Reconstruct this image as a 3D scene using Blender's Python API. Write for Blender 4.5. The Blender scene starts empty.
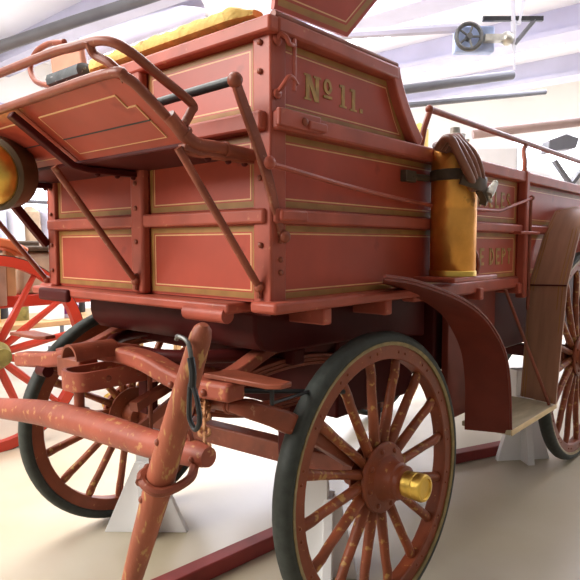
import bpy, bmesh, math, random
from mathutils import Vector, Matrix
random.seed(4)
S = bpy.context.scene
COL = S.collection
V = Vector

# ------------------------------------------------------------------ materials
def paint(name, col, rough=0.45, var=0.25, vscale=6.0, chips=None, camt=0.0, cscale=55.0, metal=0.0, bump=0.0, stretch=None, coat=0.0, spec=.3):
    m = bpy.data.materials.new(name); m.use_nodes = True
    nt = m.node_tree; N = nt.nodes; L = nt.links
    b = N['Principled BSDF']
    b.inputs['Roughness'].default_value = rough
    b.inputs['Metallic'].default_value = metal
    b.inputs['Specular IOR Level'].default_value = spec
    b.inputs['Coat Weight'].default_value = coat
    b.inputs['Coat Roughness'].default_value = 0.25
    tc = N.new('ShaderNodeTexCoord'); src = tc.outputs['Object']
    if stretch:
        mp = N.new('ShaderNodeMapping'); mp.inputs['Scale'].default_value = stretch
        L.new(src, mp.inputs['Vector']); src = mp.outputs['Vector']
    n1 = N.new('ShaderNodeTexNoise'); n1.inputs['Scale'].default_value = vscale; n1.inputs['Detail'].default_value = 6
    L.new(src, n1.inputs['Vector'])
    r1 = N.new('ShaderNodeValToRGB')
    r1.color_ramp.elements[0].position = 0.3; r1.color_ramp.elements[1].position = 0.7
    r1.color_ramp.elements[0].color = (*[c*(1-var) for c in col], 1)
    r1.color_ramp.elements[1].color = (*[min(1, c*(1+var)) for c in col], 1)
    L.new(n1.outputs['Fac'], r1.inputs['Fac'])
    out = r1.outputs['Color']
    if chips:
        n2 = N.new('ShaderNodeTexNoise'); n2.inputs['Scale'].default_value = cscale; n2.inputs['Detail'].default_value = 3
        L.new(src, n2.inputs['Vector'])
        r2 = N.new('ShaderNodeValToRGB')
        r2.color_ramp.elements[0].position = 0.62-camt; r2.color_ramp.elements[1].position = 0.70-camt
        r2.color_ramp.elements[0].color = (0,0,0,1); r2.color_ramp.elements[1].color = (1,1,1,1)
        L.new(n2.outputs['Fac'], r2.inputs['Fac'])
        mx = N.new('ShaderNodeMix'); mx.data_type = 'RGBA'
        ms=N.new('ShaderNodeMath'); ms.operation='MULTIPLY'; ms.inputs[1].default_value=.75; L.new(r2.outputs['Color'], ms.inputs[0]); L.new(ms.outputs[0], mx.inputs[0]); L.new(out, mx.inputs[6]); mx.inputs[7].default_value = (*chips, 1)
        out = mx.outputs[2]
    L.new(out, b.inputs['Base Color'])
    if bump:
        n3 = N.new('ShaderNodeTexNoise'); n3.inputs['Scale'].default_value = vscale*4; n3.inputs['Detail'].default_value = 5
        L.new(src, n3.inputs['Vector'])
        bp = N.new('ShaderNodeBump'); bp.inputs['Strength'].default_value = bump; bp.inputs['Distance'].default_value = 0.01
        L.new(n3.outputs['Fac'], bp.inputs['Height']); L.new(bp.outputs['Normal'], b.inputs['Normal'])
    return m
def emit(name, col, s):
    m = bpy.data.materials.new(name); m.use_nodes = True
    nt = m.node_tree; nt.nodes.clear()
    e = nt.nodes.new('ShaderNodeEmission'); o = nt.nodes.new('ShaderNodeOutputMaterial')
    e.inputs['Color'].default_value = (*col, 1); e.inputs['Strength'].default_value = s
    nt.links.new(e.outputs[0], o.inputs[0]); return m

M = {}
M['red']    = paint('red_paint', (.35,.052,.027), .42, .14, 5, chips=(.25,.034,.019), camt=-.05, cscale=9, bump=.03, coat=.1)
M['trim']   = paint('red_trim_paint', (.34,.072,.044), .42, .18, 9, chips=(.48,.20,.10), camt=-.06, cscale=38)
M['iron']   = paint('red_brown_iron_paint', (.22,.056,.030), .4, .25, 14, chips=(.40,.2,.12), camt=-.04, cscale=60)
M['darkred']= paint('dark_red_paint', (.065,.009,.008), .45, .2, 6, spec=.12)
M['fender'] = paint('fender_paint', (.15,.024,.013), .45, .18, 7, spec=.2)
M['tan']    = paint('faded_brown_fender_paint', (.31,.16,.10), .45, .18, 3, stretch=(8,1,1))
M['band']   = paint('olive_gold_band', (.30,.145,.04), .45, .2, 12)
M['line']   = paint('cream_gold_line', (.62,.36,.17), .4, .12, 20)
M['gold']   = paint('gold_leaf', (.35,.21,.06), .45, .3, 40)
M['wood']   = paint('worn_red_wood', (.30,.072,.042), .5, .25, 7, chips=(.50,.25,.10), camt=.02, cscale=46, bump=.2)
M['swing']  = paint('worn_orange_wood', (.29,.078,.040), .5, .3, 10, chips=(.47,.28,.10), camt=.045, cscale=40, bump=.25, stretch=(1.6,1.6,.45))
M['wheel']  = paint('worn_red_brown_wheel', (.20,.047,.019), .42, .25, 9, chips=(.42,.22,.07), camt=-.05, cscale=60, bump=.1)
M['spoke']  = paint('worn_spoke_paint', (.22,.055,.022), .42, .3, 12, chips=(.46,.27,.08), camt=.05, cscale=40, bump=.1)
M['tyre']   = paint('green_black_rubber', (.034,.039,.034), .6, .2, 40, bump=.1)
M['tyreline']= paint('tyre_channel_gold', (.23,.17,.07), .4, .3, 30)
M['brass']  = paint('brass', (.74,.50,.11), .36, .2, 12, metal=1.0, bump=.12)
M['copper'] = paint('aged_copper_brass', (.78,.36,.08), .38, .32, 5, chips=(.34,.16,.05), camt=-.03, cscale=18, metal=.85, bump=.5)
M['nickel'] = paint('nickel', (.46,.44,.38), .4, .2, 20, metal=.9)
M['hose']   = paint('brown_rubber_hose', (.20,.075,.045), .42, .2, 20)
M['leather']= paint('dark_leather', (.075,.05,.032), .45, .3, 25)
M['black']  = paint('black_iron', (.018,.018,.019), .4, .3, 20)
M['blackgrip']= paint('black_grip_wrap', (.016,.022,.022), .4, .3, 30)
M['steel']  = paint('dull_steel', (.12,.12,.115), .4, .3, 30, metal=.7)
M['chain']  = paint('rusty_chain', (.42,.20,.09), .5, .3, 40)
M['yellow'] = paint('worn_yellow_canvas', (.68,.47,.14), .7, .18, 14, chips=(.16,.10,.04), camt=-.03, cscale=30, bump=.6)
M['grey']   = paint('grey_black_oilcloth', (.075,.083,.09), .6, .35, 14, chips=(.5,.5,.5), camt=-.05, cscale=50, bump=.3)
M['step']   = paint('worn_step_board', (.43,.37,.25), .6, .16, 6, stretch=(5,1,1), bump=.1)
M['pale']   = paint('bare_wood_edge', (.72,.55,.31), .6, .16, 10, stretch=(1,1,4))
M['white']  = paint('white_paint', (.80,.80,.80), .5, .04, 3)
M['whitegrey'] = paint('white_grey_paint', (.60,.60,.66), .5, .06, 3)
M['pipegrey'] = paint('grey_pipe_paint', (.12,.12,.13), .45, .12, 5)
M['lav']    = paint('lavender_grey_paint', (.50,.49,.62), .5, .08, 2)
M['brownpipe'] = paint('brown_pipe_paint', (.28,.19,.16), .5, .15, 5)
M['brightred'] = paint('bright_red_paint', (.50,.045,.022), .35, .15, 6, coat=.2)
M['orange'] = paint('orange_red_paint', (.55,.14,.05), .4, .15, 6)
M['tanwood']= paint('tan_wood', (.50,.30,.14), .5, .2, 6)
M['beige']  = paint('beige_leather', (.45,.34,.24), .6, .2, 9)
M['olive']  = paint('olive_metal', (.20,.17,.05), .5, .5, 14)
M['purple'] = paint('purple_label', (.20,.02,.15), .4, .2, 9)
M['blue']   = paint('blue_grey_machine', (.34,.42,.62), .5, .3, 6)
M['linen']  = paint('pale_blue_linen', (.55,.57,.72), .8, .2, 9, bump=.4)
M['pinkwood'] = paint('faded_pink_wood', (.50,.22,.14), .5, .15, 9)
M['wallm']  = paint('cream_wall_paint', (.86,.83,.78), .7, .05, .6)
M['ceilm']  = paint('white_ceiling_paint', (.85,.85,.90), .7, .03, .6)
M['tube']   = emit('fluorescent_tube', (1,1,1), 9.0)
M['pane']   = emit('bright_daylight', (.9,.91,1), 3.2)

def floor_mat():
    m = bpy.data.materials.new('polished_concrete'); m.use_nodes = True
    nt = m.node_tree; N = nt.nodes; L = nt.links; b = N['Principled BSDF']
    tc = N.new('ShaderNodeTexCoord')
    n1 = N.new('ShaderNodeTexNoise'); n1.inputs['Scale'].default_value = 1.3; n1.inputs['Detail'].default_value = 8
    L.new(tc.outputs['Object'], n1.inputs['Vector'])
    r = N.new('ShaderNodeValToRGB')
    r.color_ramp.elements[0].position = .3; r.color_ramp.elements[1].position = .72
    r.color_ramp.elements[0].color = (.43,.365,.235,1); r.color_ramp.elements[1].color = (.53,.475,.375,1)
    L.new(n1.outputs['Fac'], r.inputs['Fac']); L.new(r.outputs['Color'], b.inputs['Base Color'])
    n2 = N.new('ShaderNodeTexNoise'); n2.inputs['Scale'].default_value = 2.2; n2.inputs['Detail'].default_value = 4
    L.new(tc.outputs['Object'], n2.inputs['Vector'])
    mr = N.new('ShaderNodeMapRange'); mr.inputs['To Min'].default_value = .22; mr.inputs['To Max'].default_value = .42
    L.new(n2.outputs['Fac'], mr.inputs['Value']); L.new(mr.outputs['Result'], b.inputs['Roughness'])
    b.inputs['Specular IOR Level'].default_value = .6
    return m
M['floor'] = floor_mat()

# ------------------------------------------------------------------ mesh builder
def smooth_path(pts, k=6, closed=False):
    P = [V(p) for p in pts]; n = len(P); out = []
    rng = range(n if closed else n-1)
    for i in rng:
        p0 = P[(i-1) % n] if (closed or i > 0) else P[0]*2-P[1]
        p1 = P[i]; p2 = P[(i+1) % n]
        p3 = P[(i+2) % n] if (closed or i+2 < n) else P[-1]*2-P[-2]
        for j in range(k):
            t = j/k
            out.append(.5*((2*p1)+(p2-p0)*t+(2*p0-5*p1+4*p2-p3)*t*t+(3*p1-p0-3*p2+p3)*t**3))
    if not closed: out.append(P[-1])
    return out
def lerpv(vals, n):
    if not isinstance(vals, (list, tuple)): return [vals]*n
    m = len(vals)-1; out = []
    for i in range(n):
        t = i/(n-1)*m; k = min(int(t), m-1); f = t-k
        out.append(vals[k]*(1-f)+vals[k+1]*f)
    return out

class MB:
    def __init__(s): s.v=[]; s.f=[]; s.mi=[]; s.sm=[]; s.m=0
    def face(s, idx, sm=False): s.f.append(tuple(idx)); s.mi.append(s.m); s.sm.append(sm)
    def add(s, pts): k=len(s.v); s.v += [V(p) for p in pts]; return k
    def prism(s, poly, vec):
        n=len(poly); vec=V(vec); k=s.add(poly); s.add([V(p)+vec for p in poly])
        nrm = V((0,0,0))
        for i in range(n):
            a=V(poly[i]); b=V(poly[(i+1)%n]); nrm += a.cross(b)
        flip = nrm.dot(vec) > 0
        bot=list(range(k,k+n)); top=list(range(k+n,k+2*n))
        if flip: s.face(bot[::-1]); s.face(top)
        else: s.face(bot); s.face(top[::-1])
        for i in range(n):
            j=(i+1)%n; q=[k+i,k+j,k+n+j,k+n+i]
            s.face(q if flip else q[::-1])
        return s
    def box(s,x0,x1,y0,y1,z0,z1):
        return s.prism([(x0,y0,z0),(x1,y0,z0),(x1,y1,z0),(x0,y1,z0)],(0,0,z1-z0))
    def obox(s,c,a,b,d):
        c=V(c);a=V(a);b=V(b);d=V(d)
        return s.prism([c-a-b-d,c+a-b-d,c+a+b-d,c-a+b-d],d*2)
    def frames(s, P, closed):
        n=len(P); T=[]
        for i in range(n):
            if closed: t=P[(i+1)%n]-P[i-1]
            else: t=P[min(i+1,n-1)]-P[max(i-1,0)]
            T.append(t.normalized() if t.length>1e-9 else V((0,0,1)))
        up=V((0,0,1)) if abs(T[0].z)<.9 else V((1,0,0))
        A=(up-T[0]*up.dot(T[0])).normalized(); out=[]
        for i in range(n):
            A=(A-T[i]*A.dot(T[i])).normalized(); out.append((A,T[i].cross(A)))
        return out
    def tube(s, pts, r, n=10, closed=False, cap=True):
        P=[V(p) for p in pts]; R=lerpv(r,len(P)); F=s.frames(P,closed); k=len(s.v); m=len(P)
        for i in range(m):
            A,B=F[i]
            for j in range(n):
                a=2*math.pi*j/n; s.v.append(P[i]+(A*math.cos(a)+B*math.sin(a))*R[i])
        for i in range(m if closed else m-1):
            for j in range(n):
                a=k+i*n+j; b=k+i*n+(j+1)%n; c=k+((i+1)%m)*n+(j+1)%n; d=k+((i+1)%m)*n+j
                s.face((a,b,c,d),True)
        if cap and not closed:
            s.face([k+j for j in range(n)][::-1]); s.face([k+(m-1)*n+j for j in range(n)])
        return s
    def bar(s, pts, w, h, up=(0,0,1)):
        # rectangular bar swept along a path; h along "up", w across
        P=[V(p) for p in pts]; W=lerpv(w,len(P)); H=lerpv(h,len(P)); k=len(s.v); m=len(P); up=V(up)
        for i in range(m):
            t=(P[min(i+1,m-1)]-P[max(i-1,0)]).normalized()
            side=t.cross(up).normalized(); u=side.cross(t).normalized()
            for a,b in ((-1,-1),(1,-1),(1,1),(-1,1)):
                s.v.append(P[i]+side*(a*W[i]/2)+u*(b*H[i]/2))
        for i in range(m-1):
            for j in range(4):
                a=k+i*4+j; b=k+i*4+(j+1)%4; s.face((a,b,b+4,a+4), False)
        s.face((k+3,k+2,k+1,k)); e=k+(m-1)*4; s.face((e,e+1,e+2,e+3))
        return s
    def lathe(s, c, axis, prof, n=32, smooth=True):
        c=V(c); ax=V(axis).normalized(); up=V((0,0,1)) if abs(ax.z)<.9 else V((1,0,0))
        A=(up-ax*up.dot(ax)).normalized(); B=ax.cross(A); k=len(s.v); m=len(prof)
        for r,t in prof:
            for j in range(n):
                a=2*math.pi*j/n; s.v.append(c+ax*t+(A*math.cos(a)+B*math.sin(a))*max(r,1e-5))
        for i in range(m-1):
            for j in range(n):
                a=k+i*n+j; b=k+i*n+(j+1)%n; s.face((a,b,b+n,a+n),smooth)
        return s
    def torus(s, c, axis, R, r, n=28, q=8):
        ax=V(axis).normalized(); up=V((0,0,1)) if abs(ax.z)<.9 else V((1,0,0))
        A=(up-ax*up.dot(ax)).normalized(); B=ax.cross(A)
        return s.tube([V(c)+(A*math.cos(2*math.pi*i/n)+B*math.sin(2*math.pi*i/n))*R for i in range(n)], r, q, closed=True)
    def ball(s, c, r, n=12, axis=(0,0,1), sq=1.0):
        return s.lathe(c, axis, [(r*math.sin(math.pi*i/8), -r*sq*math.cos(math.pi*i/8)) for i in range(9)], n)
    def xf(s, mat, start=0):
        for i in range(start,len(s.v)): s.v[i]=mat@s.v[i]
        return s

WLOC = {}
def build(name, mb, mats, parent=None, bevel=0, segs=2, angle=40):
    if not isinstance(mats,(list,tuple)): mats=[mats]
    lo=V([min(p[i] for p in mb.v) for i in range(3)]); hi=V([max(p[i] for p in mb.v) for i in range(3)])
    c=V(((lo.x+hi.x)/2,(lo.y+hi.y)/2,lo.z if parent is None else (lo.z+hi.z)/2))
    me=bpy.data.meshes.new(name); me.from_pydata([p-c for p in mb.v],[],mb.f)
    for m in mats: me.materials.append(m)
    me.polygons.foreach_set('material_index', mb.mi); me.polygons.foreach_set('use_smooth', mb.sm)
    bm=bmesh.new(); bm.from_mesh(me); bmesh.ops.recalc_face_normals(bm, faces=bm.faces); bm.to_mesh(me); bm.free()
    me.set_sharp_from_angle(angle=math.radians(38))
    me.update()
    o=bpy.data.objects.new(name, me); COL.objects.link(o)
    WLOC[o]=c
    if parent: o.parent=parent; o.location=c-WLOC[parent]
    else: o.location=c
    if bevel:
        b=o.modifiers.new('bevel','BEVEL'); b.width=bevel; b.segments=segs; b.limit_method='ANGLE'; b.angle_limit=math.radians(angle)
        b.harden_normals=False
    return o
def thing(name, loc, label, cat, group=None):
    o=bpy.data.objects.new(name,None); COL.objects.link(o); o.location=loc; WLOC[o]=V(loc); o.empty_display_size=.1
    return tag(o,label,cat,group)
def tag(o,label,cat,group=None):
    o['label']=label; o['category']=cat
    if group: o['group']=group
    return o
def struct(name, mb, mats, parent=None, bevel=0):
    o=build(name,mb,mats,parent,bevel); o['kind']='structure'; return o

def inset(poly, d):
    n=len(poly); out=[]
    area=sum(poly[i][0]*poly[(i+1)%n][1]-poly[(i+1)%n][0]*poly[i][1] for i in range(n)); sg=1 if area>0 else -1
    for i in range(n):
        p0=V((*poly[i-1],0)); p1=V((*poly[i],0)); p2=V((*poly[(i+1)%n],0))
        d1=(p1-p0).normalized(); d2=(p2-p1).normalized()
        n1=V((-d1.y,d1.x,0))*sg; n2=V((-d2.y,d2.x,0))*sg
        bis=(n1+n2); l=bis.length_squared
        out.append(tuple((p1+bis*(2*d/l)).xy))
    return out
def panel(mb, o, U, W, N, poly, layers, thick=.004):
    """layers: list of (inset distance, material index of the ring that starts there); the last one fills"""
    o=V(o);U=V(U);W=V(W);N=V(N).normalized()
    def pt(q, h): return o+U*q[0]+W*q[1]+N*h
    rings=[inset(poly,d) if d else list(poly) for d,_ in layers]; n=len(poly)
    mb.m=layers[0][1]
    k=mb.add([pt(q,0) for q in rings[0]]); ks=[mb.add([pt(q,thick) for q in r]) for r in rings]
    for i in range(n):
        j=(i+1)%n; mb.face((k+i,k+j,ks[0]+j,ks[0]+i))
    mb.face([k+i for i in range(n)][::-1])
    for a in range(len(rings)-1):
        mb.m=layers[a][1]
        for i in range(n):
            j=(i+1)%n; mb.face((ks[a]+i,ks[a]+j,ks[a+1]+j,ks[a+1]+i))
    mb.m=layers[-1][1]; mb.face([ks[-1]+i for i in range(n)]); mb.m=0
LAY=[(0,0),(.002,1),(.019,0),(.023,2),(.027,0)]
PM=[M['red'],M['band'],M['line']]
def rect(u0,u1,v0,v1): return [(u0,v0),(u1,v0),(u1,v1),(u0,v1)]

# ------------------------------------------------------------------ lettering (convex strokes in a unit box)
def ring(cx,cy,rx,ry,t,a0=0,a1=360,n=20):
    out=[]
    for i in range(n):
        a=math.radians(a0+(a1-a0)*i/n); b=math.radians(a0+(a1-a0)*(i+1)/n)
        out.append([(cx+rx*math.cos(a),cy+ry*math.sin(a)),(cx+rx*math.cos(b),cy+ry*math.sin(b)),
                    (cx+(rx-t)*math.cos(b),cy+(ry-t)*math.sin(b)),(cx+(rx-t)*math.cos(a),cy+(ry-t)*math.sin(a))])
    return out
R_=lambda a,b,c,d: rect(a,b,c,d)
GL={
 'N':[R_(.08,.26,0,1),R_(.56,.74,0,1),[(.08,1),(.30,1),(.74,0),(.52,0)],R_(0,.36,0,.08),R_(0,.30,.92,1),R_(.46,.84,.92,1)],
 'o':ring(.28,.60,.28,.40,.17)+[R_(.0,.56,-.02,.12)],
 '1':[R_(.12,.32,0,1),R_(0,.44,0,.09),[(.0,.84),(.12,.92),(.12,1),(.0,.92)],R_(0,.14,.88,.98)],
 '.':[R_(0,.2,0,.2)],
 'D':[R_(0,.2,0,1)]+ring(.2,.5,.45,.5,.18,-90,90,12),
 'E':[R_(0,.2,0,1),R_(.2,.6,0,.17),R_(.2,.6,.83,1),R_(.2,.5,.42,.58)],
 'F':[R_(0,.2,0,1),R_(.2,.6,.83,1),R_(.2,.5,.42,.58)],
 'P':[R_(0,.2,0,1)]+ring(.2,.72,.42,.28,.16,-90,90,10),
 'R':[R_(0,.2,0,1)]+ring(.2,.72,.42,.28,.16,-90,90,10)+[[(.22,.46),(.42,.46),(.66,0),(.44,0)]],
 'T':[R_(.22,.42,0,.83),R_(0,.64,.83,1)],
 'I':[R_(.05,.25,0,1)],
 'L':[R_(0,.2,0,1),R_(.2,.58,0,.17)],
 'A':[[(0,0),(.2,0),(.42,1),(.26,1)],[(.68,0),(.48,0),(.26,1),(.42,1)],R_(.18,.5,.25,.38)],
 'G':ring(.34,.5,.34,.5,.18,40,330,16)+[R_(.36,.66,.36,.5),R_(.5,.66,.12,.5)],
 'S':ring(.3,.735,.3,.265,.16,10,270,12)+ring(.3,.265,.3,.265,.16,-170,90,12),
}
def letters(o, U, W, N, items, h, thick=.0018, parent=None, wide=1.0):
    o=V(o);U=V(U);W=V(W);N=V(N)
    for ch,u,sc,dv in items:
        mb=MB()
        for i,poly in enumerate(GL[ch]):
            mb.prism([o+U*(u+p[0]*h*sc*wide)+W*(dv+p[1]*h*sc) for p in poly], N*(thick+.00012*i))
        build('full_stop' if ch=='.' else 'painted_letter' if ch.isalpha() else 'painted_numeral',mb,M['gold'],parent)

# ================================================================== THE SETTING
mb=MB(); mb.box(-14,9,-5,13,-.1,0); struct('floor',mb,M['floor'])
mb=MB(); mb.box(-14,9,12,12.2,0,4.3); struct('wall_back',mb,M['wallm'])
mb=MB(); mb.box(-10.2,-10,-5,12,0,4.3); struct('wall_left',mb,M['wallm'])
mb=MB(); mb.box(-10.2,9,-1.5,12.2,4.3,4.4); struct('ceiling',mb,M['ceilm'])
mb=MB(); mb.box(-10,9,11.96,12,0,.15); struct('baseboard_back',mb,M['whitegrey'])
mb=MB(); mb.box(-10,-9.96,-5,12,0,.15); struct('baseboard_left',mb,M['whitegrey'])
def window(n, x0,x1,y0,y1,z0,z1, axis):
    f=MB(); nb=4
    if axis=='y':   # on the back wall
        for xx in [x0+(x1-x0)*i/nb for i in range(nb+1)]: f.box(xx-.025,xx+.025,y0-.06,y0,z0,z1)
        for zz in (z0,(z0+z1)/2,z1): f.box(x0,x1,y0-.05,y0,zz-.03,zz+.03)
        p=MB(); p.box(x0,x1,y0-.02,y0-.012,z0,z1)
    else:
        for yy in [y0+(y1-y0)*i/nb for i in range(nb+1)]: f.box(x0,x0+.06,yy-.025,yy+.025,z0,z1)
        for zz in (z0,(z0+z1)/2,z1): f.box(x0,x0+.05,y0,y1,zz-.03,zz+.03)
        p=MB(); p.box(x0+.012,x0+.02,y0,y1,z0,z1)
    fo=struct('window_%d'%n,f,M['white']); po=build('window_pane',p,M['pane'],fo); po['kind']='structure'
window(1,-9.6,-6.4,12,12,.9,3.3,'y')
window(2,-5.6,-2.4,12,12,.9,3.3,'y')
window(3,-1.6,1.6,12,12,.9,3.3,'y')
window(4,-10,-10,4.6,7.4,.7,3.0,'x')
window(5,-10,-10,8.2,11.2,.7,3.0,'x')
window(6,-10,-10,1.2,4.0,.7,3.0,'x')
# white ceiling beams along x, their lavender shading put into the paint colour
k=1
for yy in (2.2,4.3,6.4,8.5,10.6):
    mb=MB(); mb.box(-10,9,yy-.14,yy+.14,4.0,4.3); mb.box(-10,9,yy-.22,yy+.22,3.95,4.01)
    struct('trim_%d'%k,mb,M['lav']); k+=1
for yy in (3.6,6.2,8.8):        # pilasters on the left wall
    mb=MB(); mb.box(-10,-9.85,yy-.12,yy+.12,0,4.3); struct('trim_%d'%k,mb,M['wallm']); k+=1
mb=MB(); mb.box(-10,-9.9,-5,12,3.35,3.5); struct('trim_%d'%k,mb,M['lav']); k+=1

# ceiling lights
cl=[]
i=0
for yy in (3.2,5.4,7.5,9.6):
    for xx in (-7.5,-4.2,-.9,2.4):
        nm=['front row','second row','third row','row by back wall'][[3.2,5.4,7.5,9.6].index(yy)]
        px=['far left','centre left','centre right','far right'][[-7.5,-4.2,-.9,2.4].index(xx)]
        t=thing('fluorescent_light',(xx,yy,4.3),'white twin tube ceiling light, %s, %s'%(px,nm),'ceiling light','fluorescent ceiling lights')
        b=MB(); b.box(xx-1.2,xx+1.2,yy-.16,yy+.16,4.24,4.3); build('housing',b,M['white'],t,.01)
        for dy in (-.07,.07):
            b=MB(); b.tube([(xx-1.15,yy+dy,4.215),(xx+1.15,yy+dy,4.215)],.024,8); build('tube',b,M['tube'],t)

# pipes under the ceiling
def pipe(name,label,pts,r,mat,hang=None):
    b=MB(); b.tube(pts,r,12); o=build(name,b,mat); tag(o,label,'pipe'); return o
# ================================================================== THE WAGON
XR,XL,YF,YB=-1.118,-2.305,1.2,4.7
XC=(XR+XL)/2
W=thing('fire_wagon',(XC,2.9,0),'large antique red horse-drawn fire wagon numbered 11 with gold striping','wagon')
def P(name,mb,mats,parent=None,bevel=0,segs=2,label=None,angle=40):
    o=build(name,mb,mats,parent or W,bevel,segs,angle)
    if label: o['label']=label
    return o

SEAT=[(1.2,1.595),(1.96,1.595),(1.90,1.66),(1.845,1.73),(1.795,1.80),(1.785,1.834),(1.2,1.834)]   # (y,z) outline of the high seat side
# --- boards of the body
def side(x, sgn):
    b=MB()
    b.prism([(x,YF,1.08),(x,YB,1.08),(x,YB,1.595),(x,YF,1.595)],(-.03*sgn,0,0))
    b.prism([(x,y,z) for y,z in SEAT],(-.03*sgn,0,0))
    o=P('side_board',b,M['red']); return o
SR=side(XR,1); SL=side(XL,-1)
b=MB(); b.box(XL,XR-.03,YF,YF+.03,1.08,1.834); FB=P('front_board',b,M['red'])
b=MB(); b.box(XL,XR,YB-.03,YB,1.08,1.595); P('tail_board',b,M['red'])
b=MB(); b.box(XL+.03,XR-.03,YF+.03,YB-.03,1.04,1.08); P('floor_board',b,M['darkred'])
b=MB(); b.box(XL,XR,YF+.0,1.79,1.834,1.846); P('seat_board',b,M['trim'],bevel=.006)
b=MB(); b.box(XL+.03,XR-.03,1.74,1.77,1.08,1.834); P('seat_back_board',b,M['red'])
# --- painted panels on the near side
Uy,Uz,Nx=(0,1,0),(0,0,1),(1,0,0)
b=MB(); panel(b,(XR,0,0),Uy,Uz,Nx,[(1.225,1.598),(1.90,1.598),(1.835,1.68),(1.775,1.788),(1.225,1.788)],LAY); pn=P('side_panel',b,PM)
h=.105
letters((XR+.004,1.333,1.652),Uy,Uz,Nx,[('N',0,1.0,0),('o',.088,.78,.02),('1',.167,.93,.006),('1',.222,.93,.004),('.',.275,.9,.005)],.072,parent=pn,wide=1.25)
b=MB(); panel(b,(XR,0,0),Uy,Uz,Nx,rect(1.225,2.945,1.342,1.543),LAY); pn=P('side_panel',b,PM)
letters((XR+.004,2.42,1.408),Uy,Uz,Nx,[(c,i*.067,1,0) for i,c in enumerate('ANGELES')],.075,parent=pn,wide=.9)
b=MB(); panel(b,(XR,0,0),Uy,Uz,Nx,rect(1.225,2.945,1.088,1.296),LAY); pn=P('side_panel',b,PM)
letters((XR+.004,2.362,1.150),Uy,Uz,Nx,[(c,u,1,0) for c,u in zip('FIREDEPT',(-.03,.03,.075,.175,.276,.348,.414,.482))],.076,parent=pn,wide=.95)
for z0,z1 in ((1.345,1.54),(1.09,1.295)):
    b=MB(); panel(b,(XR,0,0),Uy,Uz,Nx,rect(3.06,4.64,z0,z1),LAY); P('side_panel',b,PM)
    b=MB(); panel(b,(XL,0,0),(0,-1,0),Uz,(-1,0,0),rect(-2.945,-1.225,z0,z1),LAY); P('side_panel',b,PM)
# --- painted panels on the front
Ux,Nf=(1,0,0),(0,-1,0)
XM=-1.69
for (z0,z1) in ((1.598,1.790),(1.342,1.543),(1.088,1.296)):
    for (x0,x1) in ((XL+.046,XM-.035),(XM+.035,XR-.048)):
        b=MB(); panel(b,(0,YF,0),Ux,Uz,Nf,rect(x0,x1,z0,z1),LAY); P('front_panel',b,PM)
# --- mouldings
def mould(name,pts,w,hh,up,mat=M['trim']):
    b=MB(); b.bar(pts,w,hh,up); return P(name,b,mat,bevel=.008)
for (z,hh,d,y1) in ((1.812,.043,.045,1.79),(1.570,.052,.045,YB),(1.318,.042,.035,YB)):
    mould('side_moulding',[(XR+d/2-.005,YF-.01,z),(XR+d/2-.005,y1,z)],d,hh,(0,0,1))
    if z<1.8: mould('side_moulding',[(XL-d/2+.005,YF-.01,z),(XL-d/2+.005,y1,z)],d,hh,(0,0,1))
    e=XR+.035 if z>1.8 else XR
    mould('front_moulding',[(XL,YF-d/2+.004,z),(e,YF-d/2+.004,z)],d,hh,(0,0,1))
b=MB(); b.bar(smooth_path([(XR+.012,1.945,1.60),(XR+.012,1.88,1.66),(XR+.012,1.82,1.735),(XR+.012,1.782,1.80),(XR+.012,1.775,1.832)],5),.05,.05,(1,0,0)); P('seat_side_moulding',b,M['trim'],bevel=.012)
# posts
b=MB(); b.box(XR-.05,XR+.016,YF-.018,YF+.001,1.08,1.832); b.box(XR-.002,XR+.0155,YF-.012,YF+.045,1.08,1.8315); P('corner_post',b,M['trim'],bevel=.005)
b=MB(); b.box(XL-.012,XL+.045,YF-.018,YF,1.08,1.832); b.box(XL-.016,XL+.002,YF-.018,YF+.045,1.08,1.832); P('corner_post',b,M['trim'],bevel=.005)
b=MB(); b.box(XM-.034,XM+.034,YF-.036,YF,1.08,1.832); P('front_stile',b,M['trim'],bevel=.01)
b=MB(); b.box(XR,XR+.046,2.965,3.01,.98,1.60); P('side_post',b,M['trim'],bevel=.008)
b=MB(); b.box(XL-.046,XL,2.965,3.01,.98,1.60); P('side_post',b,M['trim'],bevel=.008)
# bolts on the front corner post / stile
for x,zz in ((XR-.02,(1.775,1.70,1.42,1.24)),(XM,(1.76,1.44,1.36,1.25,1.14)),(XL+.02,(1.46,1.36,1.24,1.14))):
    for z in zz:
        b=MB(); b.ball((x,YF-.022 if x!=XM else YF-.038,z),.0085,10,(0,-1,0),.7); P('bolt',b,M['iron'])
for z in (1.25,1.20,1.165):
    b=MB(); b.ball((XR+.018,YF+.02,z),.0085,10,(1,0,0),.7); P('bolt',b,M['iron'])
# sills
b=MB(); b.box(XL-.06,XR-.10,YF-.07,YF+.04,1.047,1.078); P('front_sill',b,M['trim'],bevel=.008)
b=MB(); b.box(XR-.04,XR+.058,YF-.045,1.95,1.055,1.088); P('side_sill',b,M['trim'],bevel=.01)
b=MB(); b.box(XL-.058,XL+.04,YF-.04,1.95,1.055,1.088); P('side_sill',b,M['trim'],bevel=.01)
b=MB(); b.box(XR-.04,XR+.018,1.95,3.2,1.03,1.085); P('side_sill',b,M['trim'],bevel=.01)
# rounded block under the front sill corner and cross joists
b=MB(); b.tube([(XR-.29,YF-.055,1.043),(XR-.115,YF-.055,1.043)],.024,14); P('sill_roll',b,M['trim'])
for y in (1.41,1.75,2.5,2.95):
    b=MB(); b.box(XL-.03,XR+.035,y-.02,y+.02,1.003,1.055); P('cross_joist',b,M['trim'],bevel=.006)
b=MB(); b.box(-2.285,-2.065,YF-.085,YF-.062,1.028,1.076); P('sill_pad',b,M['darkred'],bevel=.012,segs=4)['label']='dark rounded pad on the sill end'
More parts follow.
